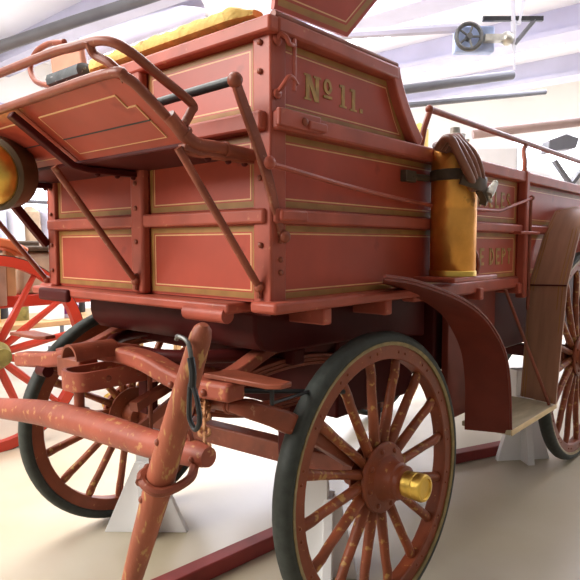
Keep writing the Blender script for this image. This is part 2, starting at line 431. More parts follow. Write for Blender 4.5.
# hooks (lamp bracket) on the near corner
b=MB()
b.tube(smooth_path([(XR+.02,1.205,1.775),(XR+.035,1.20,1.79),(XR+.045,1.212,1.782),(XR+.045,1.225,1.768),(XR+.042,1.243,1.772),(XR+.04,1.248,1.785)],5),.006,8)
b.ball((XR+.02,1.205,1.78),.016,12,(1,0,0),.5)
b.tube([(XR+.04,1.25,1.788),(XR+.04,1.25,1.652)],.0055,8)
b.tube(smooth_path([(XR+.02,1.205,1.645),(XR+.04,1.205,1.66),(XR+.045,1.222,1.683),(XR+.043,1.242,1.684),(XR+.04,1.262,1.672)],5),.006,8)
b.ball((XR+.02,1.205,1.64),.015,12,(1,0,0),.5)
P('lamp_hook',b,M['trim'])
b=MB(); b.box(XR+.03,XR+.047,YF-.015,1.36,1.552,1.60); b.box(XR+.03,XR+.055,1.30,1.38,1.556,1.582); P('corner_strap',b,M['trim'],bevel=.005)
b=MB(); b.ball((XR+.048,1.285,1.575),.012,10,(1,0,0),.7); P('bolt',b,M['iron'])
b=MB(); b.box(XR+.025,XR+.042,YF+.0,1.31,1.305,1.335); P('corner_strap',b,M['trim'],bevel=.006)

# --- seat: near side wing panel and far arm rail
b=MB()
wing=[(1.195,1.858),(1.52,1.868),(1.72,2.09),(1.77,2.24),(1.195,2.24)]
o0=V((XR+.005,0,1.854)); lean=V((.16,0,1)).normalized()
def wp(q): return (q[0],(q[1]-1.854))
panel(b,o0,(0,1,0),tuple(lean),(1,0,-.16),[wp(q) for q in wing],[(0,0),(.012,1),(.03,0),(.037,2),(.041,0)],.012)
P('seat_wing',b,PM)
b=MB(); b.tube([(XR+.018,1.19,1.842),(XR+.018,1.80,1.842)],.0105,10); P('seat_edge_bead',b,M['iron'])
b=MB(); b.tube(smooth_path([(XL+.06,1.30,1.87),(XL-.18,1.30,1.915),(XL-.31,1.30,1.955),(XL-.36,1.30,2.02),(XL-.31,1.30,2.075),(XL-.20,1.30,2.09),(XL-.06,1.30,2.07)],5),.0125,10); P('seat_arm_rail',b,M['iron'])
b=MB(); b.prism([(XL-.14,1.27,2.06),(XL+.10,1.27,2.02),(XL+.14,1.27,1.86),(XL-.10,1.27,1.86)],(0,.03,0)); P('seat_wing',b,M['pinkwood'],bevel=.01)

# --- footboard
ax,zf=XR-.055,1.487
b=MB(); b.box(XL,XR-.06,.965,YF-.002,1.482,1.502); FF=P('footboard_floor',b,M['darkred'],bevel=.004)
# sloping toe board in two leaves, one each side of the centre bracket
s0=V((0,.972,1.488)); s1=V((0,.782,1.619)); Sd=(s1-s0).normalized(); Sl=(s1-s0).length; Sn=Sd.cross(V((1,0,0))).normalized()
if Sn.z>0: Sn=-Sn
for x0,x1 in ((XM+.0,XR-.06),(XL,XM-.0)):
    b=MB()
    poly=[(x0,0),(x1,0),(x1,Sl-.035),(x1-.035,Sl),(x0,Sl)] if x0>XM-.01 else [(x0,0),(x1,0),(x1,Sl),(x0+.035,Sl),(x0,Sl-.035)]
    b.prism([s0+V((u,0,0))+Sd*v for u,v in poly], -Sn*.02)
    TB=P('toe_board',b,M['red'],bevel=.004)
    b=MB()
    q=[(x0+.05,.035),(x1-.05,.035),(x1-.05,Sl-.085),(x1-.085,Sl-.085),(x1-.085,Sl-.045),(x0+.05,Sl-.045)] if x0>XM-.01 else rect(x0+.05,x1-.05,.035,Sl-.045)
    panel(b,s0,(1,0,0),tuple(Sd),tuple(Sn),q,[(0,1),(.0032,0)],.003); P('gold_line_panel',b,[M['red'],M['line'],M['line']],TB)
    b=MB(); b.obox(s0+V(((x0+x1)/2,0,0))+Sd*(Sl*.42)+Sn*.002,V(((x1-x0)/2-.05,0,0)),Sd*.002,Sn*.002); P('plank_seam',b,M['black'],TB)
b=MB(); b.tube(smooth_path([(XL+.02,.779,1.627),(XM,.779,1.627),(XR-.12,.779,1.627),(XR-.065,.797,1.613),(XR-.058,.845,1.582),(XR-.058,.968,1.492)],6),.0125,10); P('toe_board_rim',b,M['iron'])
# foot rail hoop above the toe board
xr=XR-.06
b=MB()
b.tube(smooth_path([(XL+.05,.742,1.705),(-1.9,.742,1.705),(XM,.742,1.705),(-1.42,.745,1.703),(xr-.16,.75,1.70),(xr-.045,.765,1.695),(xr,.80,1.672),(xr,.88,1.635),(xr,.978,1.588),(xr,.975,1.565),(xr,.948,1.525)],7),.0115,10)
P('foot_rail',b,M['iron'])
b=MB(); b.tube(smooth_path([(xr-.085,.752,1.70),(xr-.09,.77,1.675),(xr-.05,.785,1.65),(xr-.02,.805,1.612)],5),.011,8); P('foot_rail_strut',b,M['iron'])
# iron brackets and braces under the footboard
for x,rx in ((xr,None),(XM-.005,None),(XL+.02,None)):
    b=MB(); b.bar([(x,YF-.01,1.47),(x,.99,1.47),(x,.945,1.478)]+([] if x==xr else [(x,.765,1.600)]),.03,.02,(0,0,1)); P('footboard_bracket',b,M['iron'] if x==xr else M['darkred'],bevel=.004)
    for y in (1.03,1.10,1.16):
        b=MB(); b.ball((x,y,1.458),.009,8,(0,0,-1),.8); P('bolt',b,M['darkred'])
for (x0,y0,z0),(x1,y1,z1) in (((xr,.935,1.475),(XR-.022,YF-.025,1.125)),((XM,.885,1.468),(XM,YF-.042,1.122)),((XL-.035,.93,1.41),(XL-.03,YF-.02,1.10))):
    d=(V((x1,y1,z1))-V((x0,y0,z0))).normalized()
    b=MB(); b.tube([(x0,y0,z0),(x1,y1,z1)],.0105,10); b.ball((x1,y1,z1),.017,10,(0,-1,0),.8); b.tube([(x1,y1,z1),(x1,y1,z1-.03)],.009,8); P('footboard_brace',b,M['iron'])
b=MB(); b.bar([(XL+.02,.97,1.47),(XL-.02,YF-.02,1.24)],.03,.03,(1,0,0)); P('footboard_strut',b,M['darkred'],bevel=.004)
# side iron with bend from footboard to the body (near)
b=MB(); b.tube(smooth_path([(xr+.01,.90,1.545),(xr+.01,.972,1.492),(xr+.01,1.06,1.488),(xr+.01,1.19,1.482)],6),.017,10)
b.tube([(xr+.01,1.075,1.487),(xr+.01,1.083,1.487)],.021,10); b.tube([(xr+.01,.945,1.512),(xr+.01,.952,1.507)],.021,10); P('footboard_side_iron',b,M['iron'])

# --- bent brake lever with black grip and the brake rod
lv=V((-1.1,1.052,1.645))
b=MB(); b.bar(smooth_path([tuple(lv),(-1.1,1.075,1.60),(-1.1,1.155,1.45),(-1.1,1.222,1.265)],5),.014,[.026,.03,.034,.022],(0,1,0)); b.ball(tuple(lv),.02,10); BL=P('brake_lever',b,M['iron'],bevel=.004)
b=MB(); b.tube([(-1.44,1.055,1.638),(-1.27,1.053,1.642),(-1.115,1.052,1.645)],.0125,12); P('grip',b,M['blackgrip'],BL)['label']='black wrapped grip'
b=MB(); b.ball((-1.09,1.225,1.262),.018,10,(1,0,0),.8); P('bolt',b,M['iron'],BL)
b=MB(); b.tube(smooth_path([(-1.075,1.145,1.450),(-1.075,1.55,1.412),(-1.075,2.02,1.385),(-1.075,2.45,1.388),(-1.075,2.62,1.390)],5)+[V((-1.075,2.66,1.393)),V((-1.075,3.05,1.472))],.0075,8); b.ball((-1.075,1.15,1.452),.018,10,(1,0,0),.8); P('brake_rod',b,M['trim'])
b=MB(); b.tube([(-1.075,3.03,1.468),(-1.075,3.03,.92)],.0085,8); b.ball((-1.075,3.045,1.472),.014,8); P('brake_crank_rod',b,M['iron'])
b=MB(); b.box(XR,-1.055,2.86,3.12,1.292,1.306); P('crank_bracket',b,M['trim'],bevel=.003)

# --- high side rail at the back part
b=MB(); b.tube(smooth_path([(XR+.0,2.01,1.60),(XR+.005,2.025,1.67),(XR+.01,2.055,1.735)],5),.0115,8); b.tube([(XR+.01,2.055,1.742),(XR+.01,4.6,1.742)],.0125,10); b.ball((XR+.01,2.052,1.742),.016,10)
b.tube(smooth_path([(XR+.03,2.965,1.56),(XR+.03,2.97,1.64),(XR+.012,3.0,1.70),(XR+.01,3.05,1.742)],5),.0115,8); b.tube(smooth_path([(XR+.03,4.35,1.56),(XR+.03,4.36,1.64),(XR+.012,4.40,1.70),(XR+.01,4.43,1.742)],5),.0115,8)
P('side_rail',b,M['iron'])

# --- wheels
def wheel(cx,cy,R,rot,ns,outward,name,camb=0):
    mat=Matrix.Translation((cx,cy,R))@Matrix.Rotation(math.radians(rot)+(0 if outward>0 else math.pi),4,'Z')@Matrix.Rotation(-math.radians(camb),4,'Y')
    X=(1,0,0); wd=.056
    def mk(f,dx=0):
        b=MB(); f(b); b.xf(mat@Matrix.Translation((dx,0,0))); return b
    ro=R-.042; ri=ro-.05
    def rim(b):
        b.lathe((0,0,0),X,[(ri,-.050),(ri+.004,-.054),(ro,-.054),(ro,-.004),(ri+.004,-.004),(ri,-.008),(ri,-.050)],64,False)
        n=ns
        for i in range(n):
            for da in (.12,.27):
                a=2*math.pi*(i+da*1.6)/n; b.ball((-.004,(ri+.024)*math.cos(a),(ri+.024)*math.sin(a)),.0055,6,X,.7)
    wo=build(name,mk(rim),M['wheel'],W)
    def tyre(b):
        pr=[(ro+.001,-.056),(ro+.006,-.060),(ro+.018,-.062),(R-.012,-.058),(R-.003,-.046),(R,-.029),(R-.003,-.012),(R-.012,0.0),(ro+.018,.004),(ro+.006,.002),(ro+.001,-.002),(ro+.001,-.056)]
        b.lathe((0,0,0),X,pr,72)
    build('tyre',mk(tyre),M['tyre'],wo)
    def chan(b):
        b.lathe((0,0,0),X,[(ro-.004,-.0035),(ro-.004,.0015),(ro+.008,.0045),(ro+.009,.0),(ro-.004,-.0035)],72)
    build('tyre_channel',mk(chan),M['tyreline'],wo)
    for i in range(ns):
        a=2*math.pi*(i+.28)/ns; d=V((0,math.cos(a),math.sin(a))); t=V((0,-math.sin(a),math.cos(a)))
        b=MB(); n=10; secs=[(.07,.020,.019,-.034),(.12,.016,.021,-.034),(.20,.0145,.019,-.032),(R*.62,.0155,.0165,-.030),(ri-.05,.017,.016,-.026),(ri-.012,.0185,.015,-.028),(ri+.006,.013,.012,-.029)]
        k=0
        for r,w,hh,x in secs:
            for j in range(n):
                q=2*math.pi*j/n; b.v.append(d*r+t*(w*math.cos(q))+V((x+hh*math.sin(q),0,0)))
        for s_ in range(len(secs)-1):
            for j in range(n): b.face((s_*n+j,s_*n+(j+1)%n,(s_+1)*n+(j+1)%n,(s_+1)*n+j),True)
        b.xf(mat); build('spoke',b,M['spoke'],wo)
    def hub(b):
        b.lathe((0,0,0),X,[(.02,-.11),(.055,-.11),(.06,-.04),(.115,-.035),(.115,-.028),(.07,-.026)],36)
        b.lathe((0,0,0),X,[(.06,.010),(.112,.012),(.116,.018),(.116,.024),(.110,.030),(.092,.032),(.075,.036),(.066,.052),(.060,.064),(.060,.082),(.054,.088),(.054,.104),(.046,.108),(.02,.108)],36)
        for i in range(8):
            a=2*math.pi*(i+.3)/8; b.ball((.032,.093*math.cos(a),.093*math.sin(a)),.0095,8,X,.8)
    build('hub',mk(hub,-.03),M['wheel'],wo)
    def cap(b):
        b.lathe((0,0,0),X,[(.036,.100),(.041,.104),(.0425,.140),(.040,.145),(.043,.148),(.0435,.170),(.040,.177),(.033,.179),(.031,.174),(.0,.174)],28)
    build('hub_cap',mk(cap,-.03),M['brass'],wo)['label']='polished brass hub cap'
    return wo
AR=3.0
wheel(-1.027,1.652,.48,-2.5,16,1,'front_wheel',1.8)
wheel(-2.36,1.548,.49,-3.5,16,-1,'front_wheel',3.5)
wheel(-1.0,3.703,.60,0,16,1,'rear_wheel')
wheel(-2.42,3.703,.60,0,16,-1,'rear_wheel')
# axles
b=MB(); b.bar([(-1.10,1.65,.485),(-1.2,1.645,.485),(-2.2,1.562,.485),(-2.29,1.556,.485)],.07,.075,(0,0,1)); P('front_axle',b,M['iron'],bevel=.006)
b=MB(); b.bar([(-1.09,3.703,.60),(-2.33,3.703,.60)],.07,.07,(0,0,1)); P('rear_axle',b,M['darkred'],bevel=.006)

# --- undercarriage
b=MB()      # rounded belly of the cut-under
prof=[(1.24,1.045),(1.24,.99),(1.25,.955),(1.28,.925),(1.35,.91),(1.9,.90),(2.25,.86),(2.25,1.045)]
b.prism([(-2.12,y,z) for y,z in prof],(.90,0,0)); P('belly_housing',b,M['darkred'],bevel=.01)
b=MB(); b.box(-2.05,-1.30,1.75,2.3,.60,.93); P('dark_filler_box',b,M['darkred'],bevel=.01)  # dark box added to fill the black, shaded space under the body
b=MB(); b.box(-2.12,-1.20,2.30,4.3,.70,1.04); P('dark_filler_box',b,M['darkred'],bevel=.01)  # added dark filler closing the bright gaps farther back
b=MB(); b.torus((XC,1.5,.885),(0,0,1),.36,.022,44,10); P('fifth_wheel_ring',b,M['darkred'])
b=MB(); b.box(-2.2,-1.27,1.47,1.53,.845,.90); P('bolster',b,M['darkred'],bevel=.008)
for x in (-1.33,-2.14):
    b=MB()
    for i,(half,off) in enumerate(((.46,0),(.36,.013),(.25,.026))):
        for sg in (1,-1):
            pts=[]
            for j in range(13):
                t=-1+2*j/12; y=1.52+half*t; hgt=.085*(1-(half*t/.46)**2)-off
                pts.append((x,y,.775+sg*hgt))
            b.bar(pts,.05,.012,(0,0,1))
    P('leaf_spring',b,M['iron'],bevel=.002)
    for ye in (1.06,1.98):
        b=MB(); b.tube([(x-.03,ye,.775),(x+.03,ye,.775)],.022,12); P('spring_eye',b,M['darkred'])
    b=MB(); b.box(x-.03,x+.03,1.49,1.55,.52,.70); P('spring_block',b,M['darkred'],bevel=.006)
    b=MB(); b.bar(smooth_path([(x,1.12,.83),(x,1.25,.845),(x,1.42,.905),(x,1.6,.93)],5),.055,.035,(0,0,1)); P('gear_arm',b,M['wood'],bevel=.006)
# splinter bar across the front with end plates
b=MB(); b.bar(smooth_path([(-2.36,1.08,.79),(-2.1,1.08,.82),(-1.92,1.08,.862),(-1.78,1.08,.888),(-1.62,1.08,.892),(-1.51,1.08,.884),(-1.40,1.08,.860),(-1.30,1.08,.848),(-1.13,1.08,.854)],6),.07,[.055,.055,.05,.05,.052,.052,.050],(0,0,1)); SB=P('splinter_bar',b,M['wood'],bevel=.012,segs=3)
for x0,x1 in ((-1.24,-.99),(-2.42,-2.20)):
    b=MB(); b.prism([(x0,1.06,.8795),(x1-.03,1.075,.8795),(x1,1.10,.8795),(x1,1.14,.8795),(x0+.03,1.15,.8795)],(0,0,.014)); P('end_plate',b,M['iron'],SB,bevel=.003)
for bx in (-1.22,-1.36):
    b=MB(); b.ball((bx,1.042,.845),.011,8,(0,-1,0),.8); P('bolt',b,M['iron'],SB)
b=MB(); b.tube([(-1.285,1.12,.798),(-1.20,1.12,.802)],.022,14); b.torus((-1.20,1.12,.802),(1,0,0),.021,.007); b.torus((-1.185,1.12,.803),(1,0,0),.020,.007); P('roller',b,M['iron'],SB)
b=MB(); b.bar(smooth_path([(-1.19,1.12,.802),(-1.13,1.14,.795),(-1.10,1.24,.745),(-1.11,1.40,.655),(-1.12,1.58,.54)],6),.05,[.03,.05,.06,.05,.05],(0,0,1)); P('drop_arm',b,M['iron'],bevel=.008)
b=MB(); b.tube([(-1.20,1.17,.83),(-1.05,1.45,.80)],.007,8); b.tube([(-1.06,1.14,.88),(-1.06,1.14,.82)],.006,8); b.tube([(-1.06,1.14,.825),(-1.10,1.45,.815)],.005,8); P('draw_rod',b,M['black'])
# pole socket and hounds in the middle
b=MB()
n=16; ro_,ri_=.047,.039
arc=[(math.pi*1.0*i/n) for i in range(n+1)]
ol=[(XM+ro_*math.cos(a),.915,.893+ro_*1.0*math.sin(a)) for a in arc]; il=[(XM+ri_*math.cos(a),.915,.893+ri_*math.sin(a)) for a in arc[::-1]]
for i in range(n):
    q=[ol[i],ol[i+1],il[n-1-i],il[n-i]]; b.prism(q,(0,.15,0))
P('pole_socket',b,M['iron'])
b=MB(); b.bar(smooth_path([(XM,1.02,.90),(XM,1.12,.89),(XM,1.25,.85),(XM+.01,1.38,.79),(XM+.02,1.60,.72)],6),.075,.055,(0,0,1)); P('drop_tongue',b,M['wood'],bevel=.016,segs=3)
b=MB(); 
st=[(XM+.057,1.19,.829)]+[(XM+.057*math.cos(a),.945-.036*math.sin(a),.829) for a in [math.pi*i/14 for i in range(15)]]+[(XM-.057,1.19,.829)]
b.bar(st,.013,.058,(0,0,1))
b.tube(smooth_path([(XM+.05,1.19,.815),(XM+.04,1.28,.79),(XM+.03,1.42,.75),(XM+.03,1.5,.72)],5),[.03,.018,.015,.015],8)
b.sm=[True]*len(b.sm)
P('pole_strap',b,M['wood'])
for y in (1.01,1.12):
    b=MB(); b.ball((XM+.064,y,.83),.010,8,(1,0,0),.8); P('bolt',b,M['iron'])
b=MB(); b.box(XM-.22,XM-.075,.99,1.06,.80,.87); P('hound_block',b,M['iron'],bevel=.006)
b=MB(); b.tube([(XM+.02,.935,.81),(XM+.02,.935,.735)],.016,10); b.lathe((XM+.02,.935,.735),(0,0,1),[(.0,-.004),(.03,-.004),(.03,.006),(.016,.012)],16); P('evener_pin',b,M['iron'])
b=MB(); b.bar([(XM+.12,1.06,.74),(XM+.02,1.42,.80)],.03,.03,(0,0,1)); b.bar([(XM+.04,1.1,.62),(XM+.16,1.3,.80)],.028,.028,(0,0,1)); b.tube([(XM+.08,1.15,.83),(XM+.08,1.15,.50)],.008,8); P('gear_brace',b,M['iron'])
# doubletree (evener)
pts=[(-2.36,.92,.632),(-2.20,.92,.652),(-1.9,.92,.692),(-1.672,.92,.71),(-1.45,.92,.718),(-1.29,.92,.722),(-1.12,.92,.736),(-1.06,.92,.739)]
b=MB(); b.tube(smooth_path(pts,5),[.034,.036,.040,.043,.042,.039,.036,.032,.024],14); DT=P('doubletree',b,M['wood'])
DT.scale=(1,1,1)
b=MB(); b.tube(smooth_path([(-1.16,.895,.752),(-1.155,.90,.785),(-1.13,.915,.79),(-1.12,.92,.757)],4),.008,8); b.ball((-1.09,.892,.735),.008,8); P('staple',b,M['iron'],DT)
# singletree hung on the doubletree end
top=V((-.955,.82,1.075)); mid=V((-1.115,.82,.70)); bot=V((-1.275,.82,.325))
b=MB(); b.tube([top+(bot-top)*t for t in (0,.012,.035,.1,.25,.5,.75,.9,.97,1)],[.010,.019,.0235,.025,.029,.034,.029,.025,.021,.012],16); ST=P('singletree',b,M['swing'])
b=MB(); ax_=(bot-top).normalized(); sd=V((0,1,0)).cross(ax_).normalized()
b.tube(smooth_path([mid+sd*.042+V((0,.0,0)),mid+sd*.03+V((0,-.032,0)),mid+V((0,-.042,0)),mid-sd*.03+V((0,-.032,0)),mid-sd*.045+V((0,.0,.005)),mid-sd*.05+V((0,.05,.02)),mid-sd*.03+V((0,.08,.03))],4),.011,8)
b.tube([mid+sd*.048+V((0,-.0,0)),mid+sd*.012+V((0,-.048,.0))],.011,8); P('clip',b,M['iron'],ST)
for t in (.37,.57):
    q=top+(bot-top)*t; b=MB(); b.ball(q+V((0,-.028,0))+sd*.012,.009,8,(0,-1,0),.8); P('bolt',b,M['iron'],ST)
# trace hook at the top end
hk=top+(bot-top)*.06
b=MB(); b.tube(smooth_path([hk+V((-.035,-.03,.012)),hk+V((-.02,-.036,.02)),hk+V((.01,-.036,.01)),hk+V((.022,-.036,-.03))],4),.005,8); HK=P('hook_ferrule',b,M['steel'],ST)
b=MB(); p0=hk+V((.018,-.036,-.02))
b.tube(smooth_path([p0,p0+V((.006,0,-.03)),p0+V((.004,0,-.06))],4),.008,8)
lp=[p0+V((.0,0,-.055)),p0+V((.012,0,-.068)),p0+V((.022,0,-.095)),p0+V((.026,0,-.128)),p0+V((.012,0,-.148)),p0+V((-.006,0,-.128)),p0+V((-.006,0,-.095)),p0+V((-.004,0,-.068))]
b.tube(smooth_path(lp,4,True),.0055,8,closed=True); P('trace_hook',b,M['black'],ST)
# stay chain from the splinter bar roller to the doubletree end
c0=V((-1.285,1.115,.765)); c1=V((-1.115,.93,.755)); nl=11
pth=smooth_path([(-1.285,1.10,.800),(-1.25,1.075,.797),(-1.225,1.05,.792),(-1.145,.98,.768),(-1.068,.915,.752)],10)
for i in range(nl):
    t=(i+.5)/nl*(len(pth)-1); k_=int(t); p=pth[k_]; d=(pth[min(k_+1,len(pth)-1)]-pth[max(k_-1,0)]).normalized()
    u=d.cross(V((0,0,1))).normalized(); 
    if i%2: u=d.cross(u).normalized()
    L=.022; w=.0115
    loop=[p+d*L,p+d*L*.6+u*w,p-d*L*.6+u*w,p-d*L,p-d*L*.6-u*w,p+d*L*.6-u*w]
    b=MB(); b.tube(smooth_path(loop,3,True),.0048,6,closed=True); P('chain_link',b,M['chain'])
# --- front fenders
def strip(prof,x0,x1,th,mat,name,prof2=None,bev=.003,k=6):
    A=smooth_path([(x0,y,z) for y,z in prof],k); Bp=smooth_path([(x1,y,z) for y,z in (prof2 or prof)],k)
    b=MB(); n=len(A); offs=[]
    for i in range(n):
        t=A[min(i+1,n-1)]-A[max(i-1,0)]; nn=V((0,t.z,-t.y)).normalized(); offs.append(nn*th)
    k0=b.add(A); k1=b.add(Bp); k2=b.add([p+o for p,o in zip(A,offs)]); k3=b.add([p+o for p,o in zip(Bp,offs)])
    for i in range(n-1):
        b.face((k0+i,k0+i+1,k1+i+1,k1+i),True); b.face((k2+i,k3+i,k3+i+1,k2+i+1),True)
        b.face((k0+i,k2+i,k2+i+1,k0+i+1)); b.face((k1+i,k1+i+1,k3+i+1,k3+i))
    b.face((k0,k1,k3,k2)); e=n-1; b.face((k0+e,k2+e,k3+e,k1+e))
    return b
FP=[(1.477,1.151),(1.643,1.13),(1.88,1.078),(2.045,1.029),(2.17,.975),(2.265,.915),(2.35,.845),(2.406,.765),(2.446,.64),(2.469,.455)]
FI=[(1.73,1.122),(1.80,1.108),(1.95,1.064),(2.06,1.025),(2.17,.975),(2.265,.90),(2.33,.83),(2.37,.755),(2.395,.64),(2.40,.455)]
for xo,xi in ((-.93,XR+.02),(-2.54,XL-.02)):
    b=strip(FP,xo,xi,.012,None,'f',prof2=FI); f_=P('front_fender',b,M['fender'])
    # iron edge bead
    b=MB(); b.tube(smooth_path([(xo,y,z) for y,z in FP],5),.006,6); P('fender_bead',b,M['fender'],f_)
# step board
for xo,xi in ((-.925,-1.14),(-2.50,-2.28)):
    a,c=min(xo,xi),max(xo,xi)
    b=MB(); b.box(a,c,2.45,3.03,.448,.470); s_=P('step_board',b,M['step'],bevel=.003)
    b=MB(); e=xo; b.box(min(e,e+.006*(1 if e>-1.5 else -1)),max(e,e+.006*(1 if e>-1.5 else -1)),2.455,3.025,.446,.470); P('step_edge',b,M['pale'],s_,bevel=.002)['label']='bare pale front edge'
b=MB(); b.tube([(XR+.01,2.82,1.03),(-.935,2.96,.475)],.008,8); P('step_brace',b,M['iron'])
# lower body side behind the front fender
b=MB(); b.box(XR-.05,XR-.02,2.30,2.78,.50,1.04); P('lower_side_board',b,M['fender'],bevel=.004)
b=MB(); b.box(XL+.02,XL+.05,2.30,2.78,.50,1.04); P('lower_side_board',b,M['fender'],bevel=.004)
b=MB(); b.box(-1.36,-1.33,2.05,2.09,.35,1.0); P('hanger_iron',b,M['darkred'])
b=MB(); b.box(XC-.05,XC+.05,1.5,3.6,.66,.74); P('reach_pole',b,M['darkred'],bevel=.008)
# --- rear fenders (bent sheet: upright, sloping, then over the wheel)
RO=[(2.985,.475),(3.10,1.04),(3.29,1.32),(3.48,1.42),(3.75,1.45),(4.05,1.35),(4.25,1.15)]
RI=[(3.04,.475),(3.11,1.035),(3.31,1.29),(3.47,1.415),(3.75,1.45),(4.05,1.35),(4.25,1.15)]
def rfender(xo,xi):
    sg=1 if xo>XC else -1
    b=strip(RO,xo,xi,-.012,None,'f',k=1,prof2=RI); b.sm=[False]*len(b.sm); f_=P('rear_fender',b,M['tan'])
    f_['label']='faded brown fender with gold side lines'
    b=MB()
    for fr in (.10,.20,.86,.93):
        for i in range(4):
            p=[]
            for j in (i,i+1):
                A=V((xo,*RO[j])); Bq=V((xi,*RI[j])); p.append(A.lerp(Bq,fr))
            t=(p[1]-p[0]).normalized(); nn=V((0,-t.z,t.y)); 
            if nn.y>0: nn=-nn
            u=V((1,0,0))
            b.obox((p[0]+p[1])/2+nn*.0125,u*.0022,t*((p[1]-p[0]).length/2),nn*.0012)
    P('gold_line',b,M['band'],f_)
    b=MB(); A=V((xo,*RO[1])); Bq=V((xi,*RI[1])); b.tube([A+V((0,-.013,.003)),Bq+V((0,-.013,.003))],.004,8); P('crease_shade_line',b,M['darkred'],f_)  # dark line added along the bend in place of its shading contrast
rfender(-.91,XR+.02); rfender(-2.52,XL-.02)
# extinguisher shelf
b=MB(); b.box(XR+.015,-.935,1.93,2.30,1.108,1.126); P('extinguisher_shelf',b,M['trim'],bevel=.005)
b=MB(); b.tube(smooth_path([(XR+.01,2.27,1.30),(XR+.07,2.30,1.24),(XR+.10,2.305,1.17),(XR+.10,2.29,1.12)],5),.009,8); P('shelf_stay',b,M['iron'])
b=MB(); b.tube([(XR+.02,1.905,1.482),(-1.10,1.92,1.482),(-1.08,2.0,1.482)],.013,8); b.box(XR+.004,XR+.03,1.86,1.93,1.462,1.502); P('extinguisher_bracket',b,M['leather'],bevel=.003)

# ================================================================== THINGS ON THE WAGON
ex,ey,er=-1.02,2.085,.083
T=thing('fire_extinguisher',(ex,ey,1.127),'tall dented copper fire extinguisher with coiled brown hose strapped to the wagon side','fire extinguisher')
b=MB(); b.lathe((ex,ey,1.127),(0,0,1),[(0,.014),(er*.93,.014),(er,.022),(er,.24),(er*.985,.245),(er,.25),(er,.43),(er*.95,.455),(er*.7,.482),(er*.35,.497),(0,.50)],40); build('tank',b,M['copper'],T)
b=MB(); b.lathe((ex,ey,1.127),(0,0,1),[(0,0),(er*1.04,0),(er*1.04,.016),(er*1.01,.02),(er*.9,.02)],36); build('base_ring',b,M['brass'],T)
b=MB(); b.lathe((ex,ey,1.127),(0,0,1),[(0,.49),(.035,.49),(.038,.515),(.02,.52),(.018,.54),(0,.545)],20); b.tube([(ex-.04,ey-.03,1.62),(ex+.04,ey+.03,1.62)],.008,8); build('valve_cap',b,M['nickel'],T)
b=MB(); b.lathe((ex,ey,1.127),(0,0,1),[(er+.001,.345),(er+.006,.348),(er+.006,.382),(er+.001,.385)],36); build('strap',b,M['leather'],T)
# hose: four loops hung over the top and tied low on the right
b=MB(); d=V((.26,-.06,0))
for i in range(4):
    o_=i*.030
    pts=[(-1.0,1.92+o_,1.575),(-.965,1.90+o_,1.598+.006*i),(-.935,1.885+o_,1.588),(-.918,1.895+o_*1.25,1.55+.004*i),(-.910,1.93+o_*1.2,1.510+.006*i),(-.910,1.975+o_*1.0,1.475+.005*i),(-.920,2.02+o_*.8,1.455),(-.95,2.07+o_*.4,1.44)]
    b.tube(smooth_path(pts,6),.0145,10)
    b.tube(smooth_path([(-1.0,1.92+o_,1.575),(-1.03,1.96+o_,1.59),(-1.05,2.03+o_*.5,1.592)],4),.0145,8)
build('hose',b,M['hose'],T)
b=MB(); b.bar(smooth_path([(-.935,1.965,1.472),(-.908,2.005,1.458),(-.900,2.05,1.450),(-.905,2.095,1.455),(-.94,2.13,1.47)],5),.012,.045,(0,0,1)); b.bar(smooth_path([(-.91,2.06,1.435),(-.905,2.085,1.41),(-.912,2.10,1.39)],4),.025,.025,(1,0,0)); build('hose_tie',b,M['leather'],T)
b=MB(); p0=V((-.89,2.085,1.415)); p1=V((-.89,2.145,1.462)); b.tube([p0,p0.lerp(p1,.2),p0.lerp(p1,.6),p1],[.015,.017,.015,.010],12); b.ball(tuple(p1),.012,8); b.tube([p0,p0+V((0,.025,-.02))],.006,8); build('nozzle',b,M['nickel'],T)
b=MB(); b.tube(smooth_path([(-.90,2.11,1.425),(-.905,2.13,1.405),(-.90,2.135,1.375)],4),.004,6); build('cord',b,M['line'],T)

# gong under the footboard
g=V((-1.955,.85,1.468)); ga=V((.5,-1,-.2)).normalized()
G=thing('gong',tuple(g-V((0,0,.13))),'round brass gong with dark brown drum rim hanging under the footboard','gong')
b=MB(); b.lathe(tuple(g),ga,[(0,-.05),(.095,-.05),(.112,-.03),(.116,.045),(.104,.052),(.094,.05)],36); build('drum',b,paint('dark_brown_rim',(.085,.05,.025),.4,.2,10),G)
b=MB(); b.lathe(tuple(g),ga,[(.098,.048),(.094,.066),(.080,.088),(.06,.107),(.03,.117),(0,.120)],36); build('dome',b,M['brass'],G)
b=MB(); b.tube([tuple(g-ga*.03),(-1.94,.93,1.50)],.014,8); build('hanger',b,M['darkred'],G)

# cushions on the seat
b=MB()
def cushion(x0,x1,y,z,h,w,mat,name,label):
    b=MB(); n=40; nr=12; ring_=[]
    for i in range(n+1):
        t=i/n; x=x0+(x1-x0)*t; e=min(1,min(t,1-t)*9+.35)
        wob=(.003*math.sin(i*1.9)+.003*math.sin(i*.7))*(x1>-1.5)
        for j in range(nr):
            a=2*math.pi*j/nr; ca,sa=math.cos(a),math.sin(a)
            b.v.append(V((x,y+w/2*e*abs(ca)**.6*(1 if ca>0 else -1),z+h/2+(h/2*e+wob*(sa>0))*abs(sa)**.6*(1 if sa>0 else -1))))
    for i in range(n):
        for j in range(nr): b.face((i*nr+j,i*nr+(j+1)%nr,(i+1)*nr+(j+1)%nr,(i+1)*nr+j),True)
    b.face(list(range(nr))[::-1]); b.face([n*nr+j for j in range(nr)])
    return tag(build(name,b,mat),label,'cushion')
cushion(-2.015,-1.185,1.222,1.846,.046,.12,M['yellow'],'canvas_roll','worn yellow canvas roll lying along the front edge of the wagon seat')
